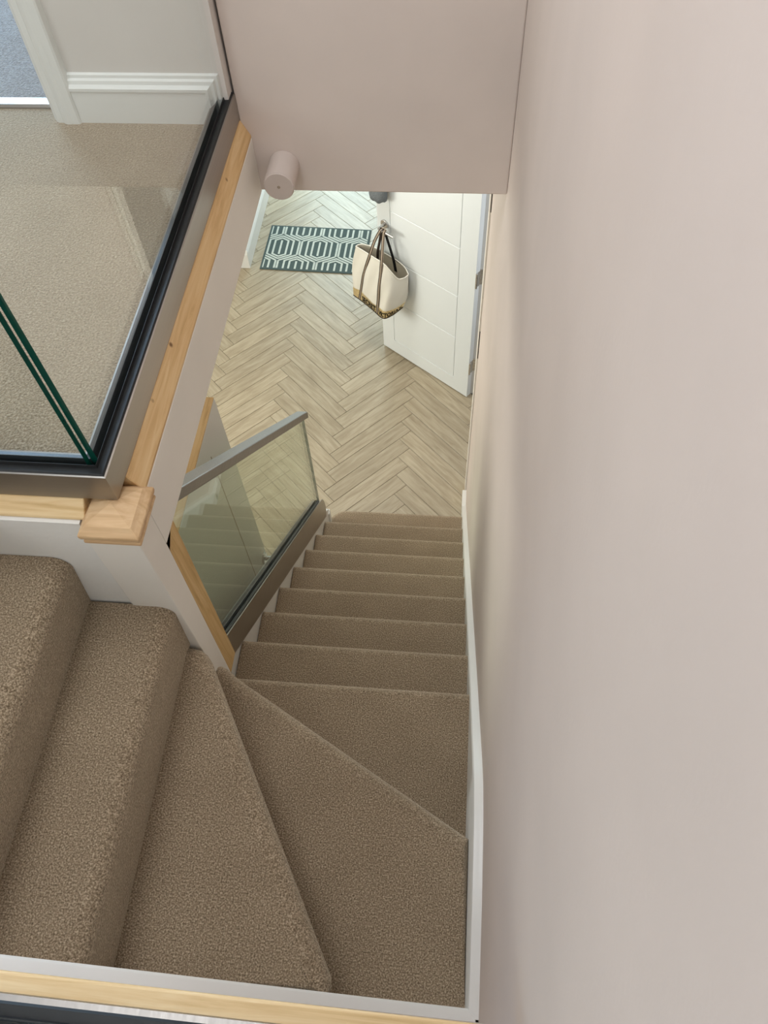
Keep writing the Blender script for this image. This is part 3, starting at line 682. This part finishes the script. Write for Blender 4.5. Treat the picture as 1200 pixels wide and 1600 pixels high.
bm = bmesh.new(); grid(bm, lambda t, v: surfF(lerp(.01, .99, t), lerp(0.35, 0.985, v), -0.006), NC, 8); grid(bm, lambda t, v: surfB(lerp(.99, .01, t), lerp(0.35, 0.985, v), 0.005), NC, 8)
grid(bm, lambda t, v: surfF(lerp(.01, .99, t), 0.35, -0.006).lerp(surfB(lerp(.01, .99, t), 0.35, 0.005), v), NC, 3)
kid(obj('lining', bm, M['canvas_in'], None, 0, smooth=True, angle=1.2), bag)
bm = bmesh.new(); tube(bm, [surfF(k / 40, 1.0) for k in range(41)], 0.0035, 8); tube(bm, [surfB(k / 40, 1.0) for k in range(41)], 0.0035, 8)
kid(obj('rim_hem', bm, M['canvas'], None, 0, smooth=True), bag)
bm = bmesh.new(); grid(bm, lambda t, v: surfF(t, lerp(0.0, VB + 0.02 * math.sin(t * 9), v), 0.0018), NC, 6)
kid(obj('sequin_band', bm, M['gold'], None, 0, smooth=True), bag)
bm = bmesh.new(); tube(bm, [surfF(k / 40, 0.0, 0.001) for k in range(41)], 0.0042, 8); kid(obj('base_piping', bm, M['strap_edge'], None, 0, smooth=True), bag)
def strap(name, pts, w, m, edge=None, along=None):
    P = resample([(p[0], p[1], p[2]) for p in pts], 26); bm = bmesh.new()
    rings = [[D(p.x - w, p.y, p.z), D(p.x + w, p.y, p.z), D(p.x + w, p.y - 0.003, p.z), D(p.x - w, p.y - 0.003, p.z)] for p in P]
    loft(bm, rings); o = kid(obj(name, bm, m, None, 0, smooth=True, angle=0.5), bag)
    if edge:
        bm = bmesh.new()
        for sgn in (-1, 1): tube(bm, [D(p.x + sgn * w * 0.72, p.y + 0.001, p.z) for p in P], 0.0017, 6)
        e = obj('strap_piping', bm, edge, None, 0, smooth=True); e.parent = o
    return o
def onbag(t, v, e=0.004):
    q = surfF(t, v, e) - H0; return (q.dot(DD), q.dot(ND), q.z)
strap('strap', [onbag(0.17, 0.03), onbag(0.21, 0.25), onbag(0.26, 0.55), onbag(0.31, 0.8), onbag(0.345, 1.0, 0.006), (0.640, 0.098, 0.94), (0.622, 0.062, 1.002), (0.618, 0.050, 1.004)], 0.0095, M['strap'], M['strap_edge'])
strap('strap', [onbag(0.575, 0.02), onbag(0.575, 0.3), onbag(0.575, 0.55), onbag(0.575, 0.8), onbag(0.565, 1.0, 0.006), (0.575, 0.108, 0.925), (0.600, 0.064, 1.002), (0.602, 0.050, 1.004)], 0.0105, M['strap'], M['strap_edge'])
strap('back_strap', [(0.555, 0.026, 0.72), (0.566, 0.030, 0.80), (0.590, 0.038, 0.90), (0.606, 0.048, 0.975), (0.610, 0.056, 1.003)], 0.010, M['black'])['label'] = 'black inner strap'
strap('back_strap', [(0.695, 0.030, 0.73), (0.684, 0.035, 0.80), (0.655, 0.042, 0.90), (0.632, 0.050, 0.975), (0.628, 0.056, 1.003)], 0.0085, M['strap_edge'])
# lettering wrapped on the sequin band
def letters(txt, t0, t1, v0, v1):
    cu = bpy.data.curves.new('lettering', 'FONT'); cu.body = txt; cu.size = 1.0; cu.extrude = 0.0; cu.resolution_u = 3; cu.offset = 0.035
    tmp = bpy.data.objects.new('lettering', cu); COL.objects.link(tmp)
    dg = bpy.context.evaluated_depsgraph_get(); me = bpy.data.meshes.new_from_object(tmp.evaluated_get(dg))
    bpy.data.objects.remove(tmp)
    x0 = min(v.co.x for v in me.vertices); x1 = max(v.co.x for v in me.vertices); y1 = max(v.co.y for v in me.vertices)
    bm = bmesh.new(); bm.from_mesh(me); bmesh.ops.subdivide_edges(bm, edges=[e for e in bm.edges if e.calc_length() > 0.2], cuts=2)
    for v in bm.verts:
        q = surfF(lerp(t0, t1, (v.co.x - x0) / (x1 - x0)), lerp(v0, v1, v.co.y / y1), 0.0042); v.co = q
    o = obj('lettering', bm, M['ink']); kid(o, bag); return o
letters("SECRET", 0.235, 0.545, 0.030, 0.135)
letters("VICTORIA'S", 0.605, 0.965, 0.030, 0.135)

# ---------------------------------------------------------------- grey knit hanging at the door's top
kc = thing('hanging_cloth', 'slate grey cloth hanging near the top of the white door', 'cloth', D(0.64, 0.02, 1.5))
bm = bmesh.new()
prof = [(0.004, 1.58), (0.02, 1.57), (0.035, 1.50), (0.046, 1.40), (0.053, 1.30), (0.056, 1.235), (0.056, 1.205), (0.052, 1.185), (0.040, 1.172), (0.020, 1.167), (0.003, 1.166)]
rings = []
for r_, h in prof:
    rings.append([D(0.645 + r_ * 1.0 * math.cos(a) * (1 + 0.06 * math.sin(3 * a + h * 9)), 0.046 + r_ * 0.72 * math.sin(a), h + 0.004 * math.sin(5 * a)) for a in [k * math.tau / 36 for k in range(36)]])
loft(bm, rings); kid(obj('cloth', bm, M['felt'], None, 0, smooth=True, angle=2), kc)
bm = bmesh.new(); tube(bm, [D(0.645, 0.0, 1.60), D(0.645, 0.03, 1.60), D(0.645, 0.046, 1.585), D(0.645, 0.046, 1.57)], 0.004, 8); kid(obj('hook', bm, M['chrome'], None, 0, smooth=True), kc)
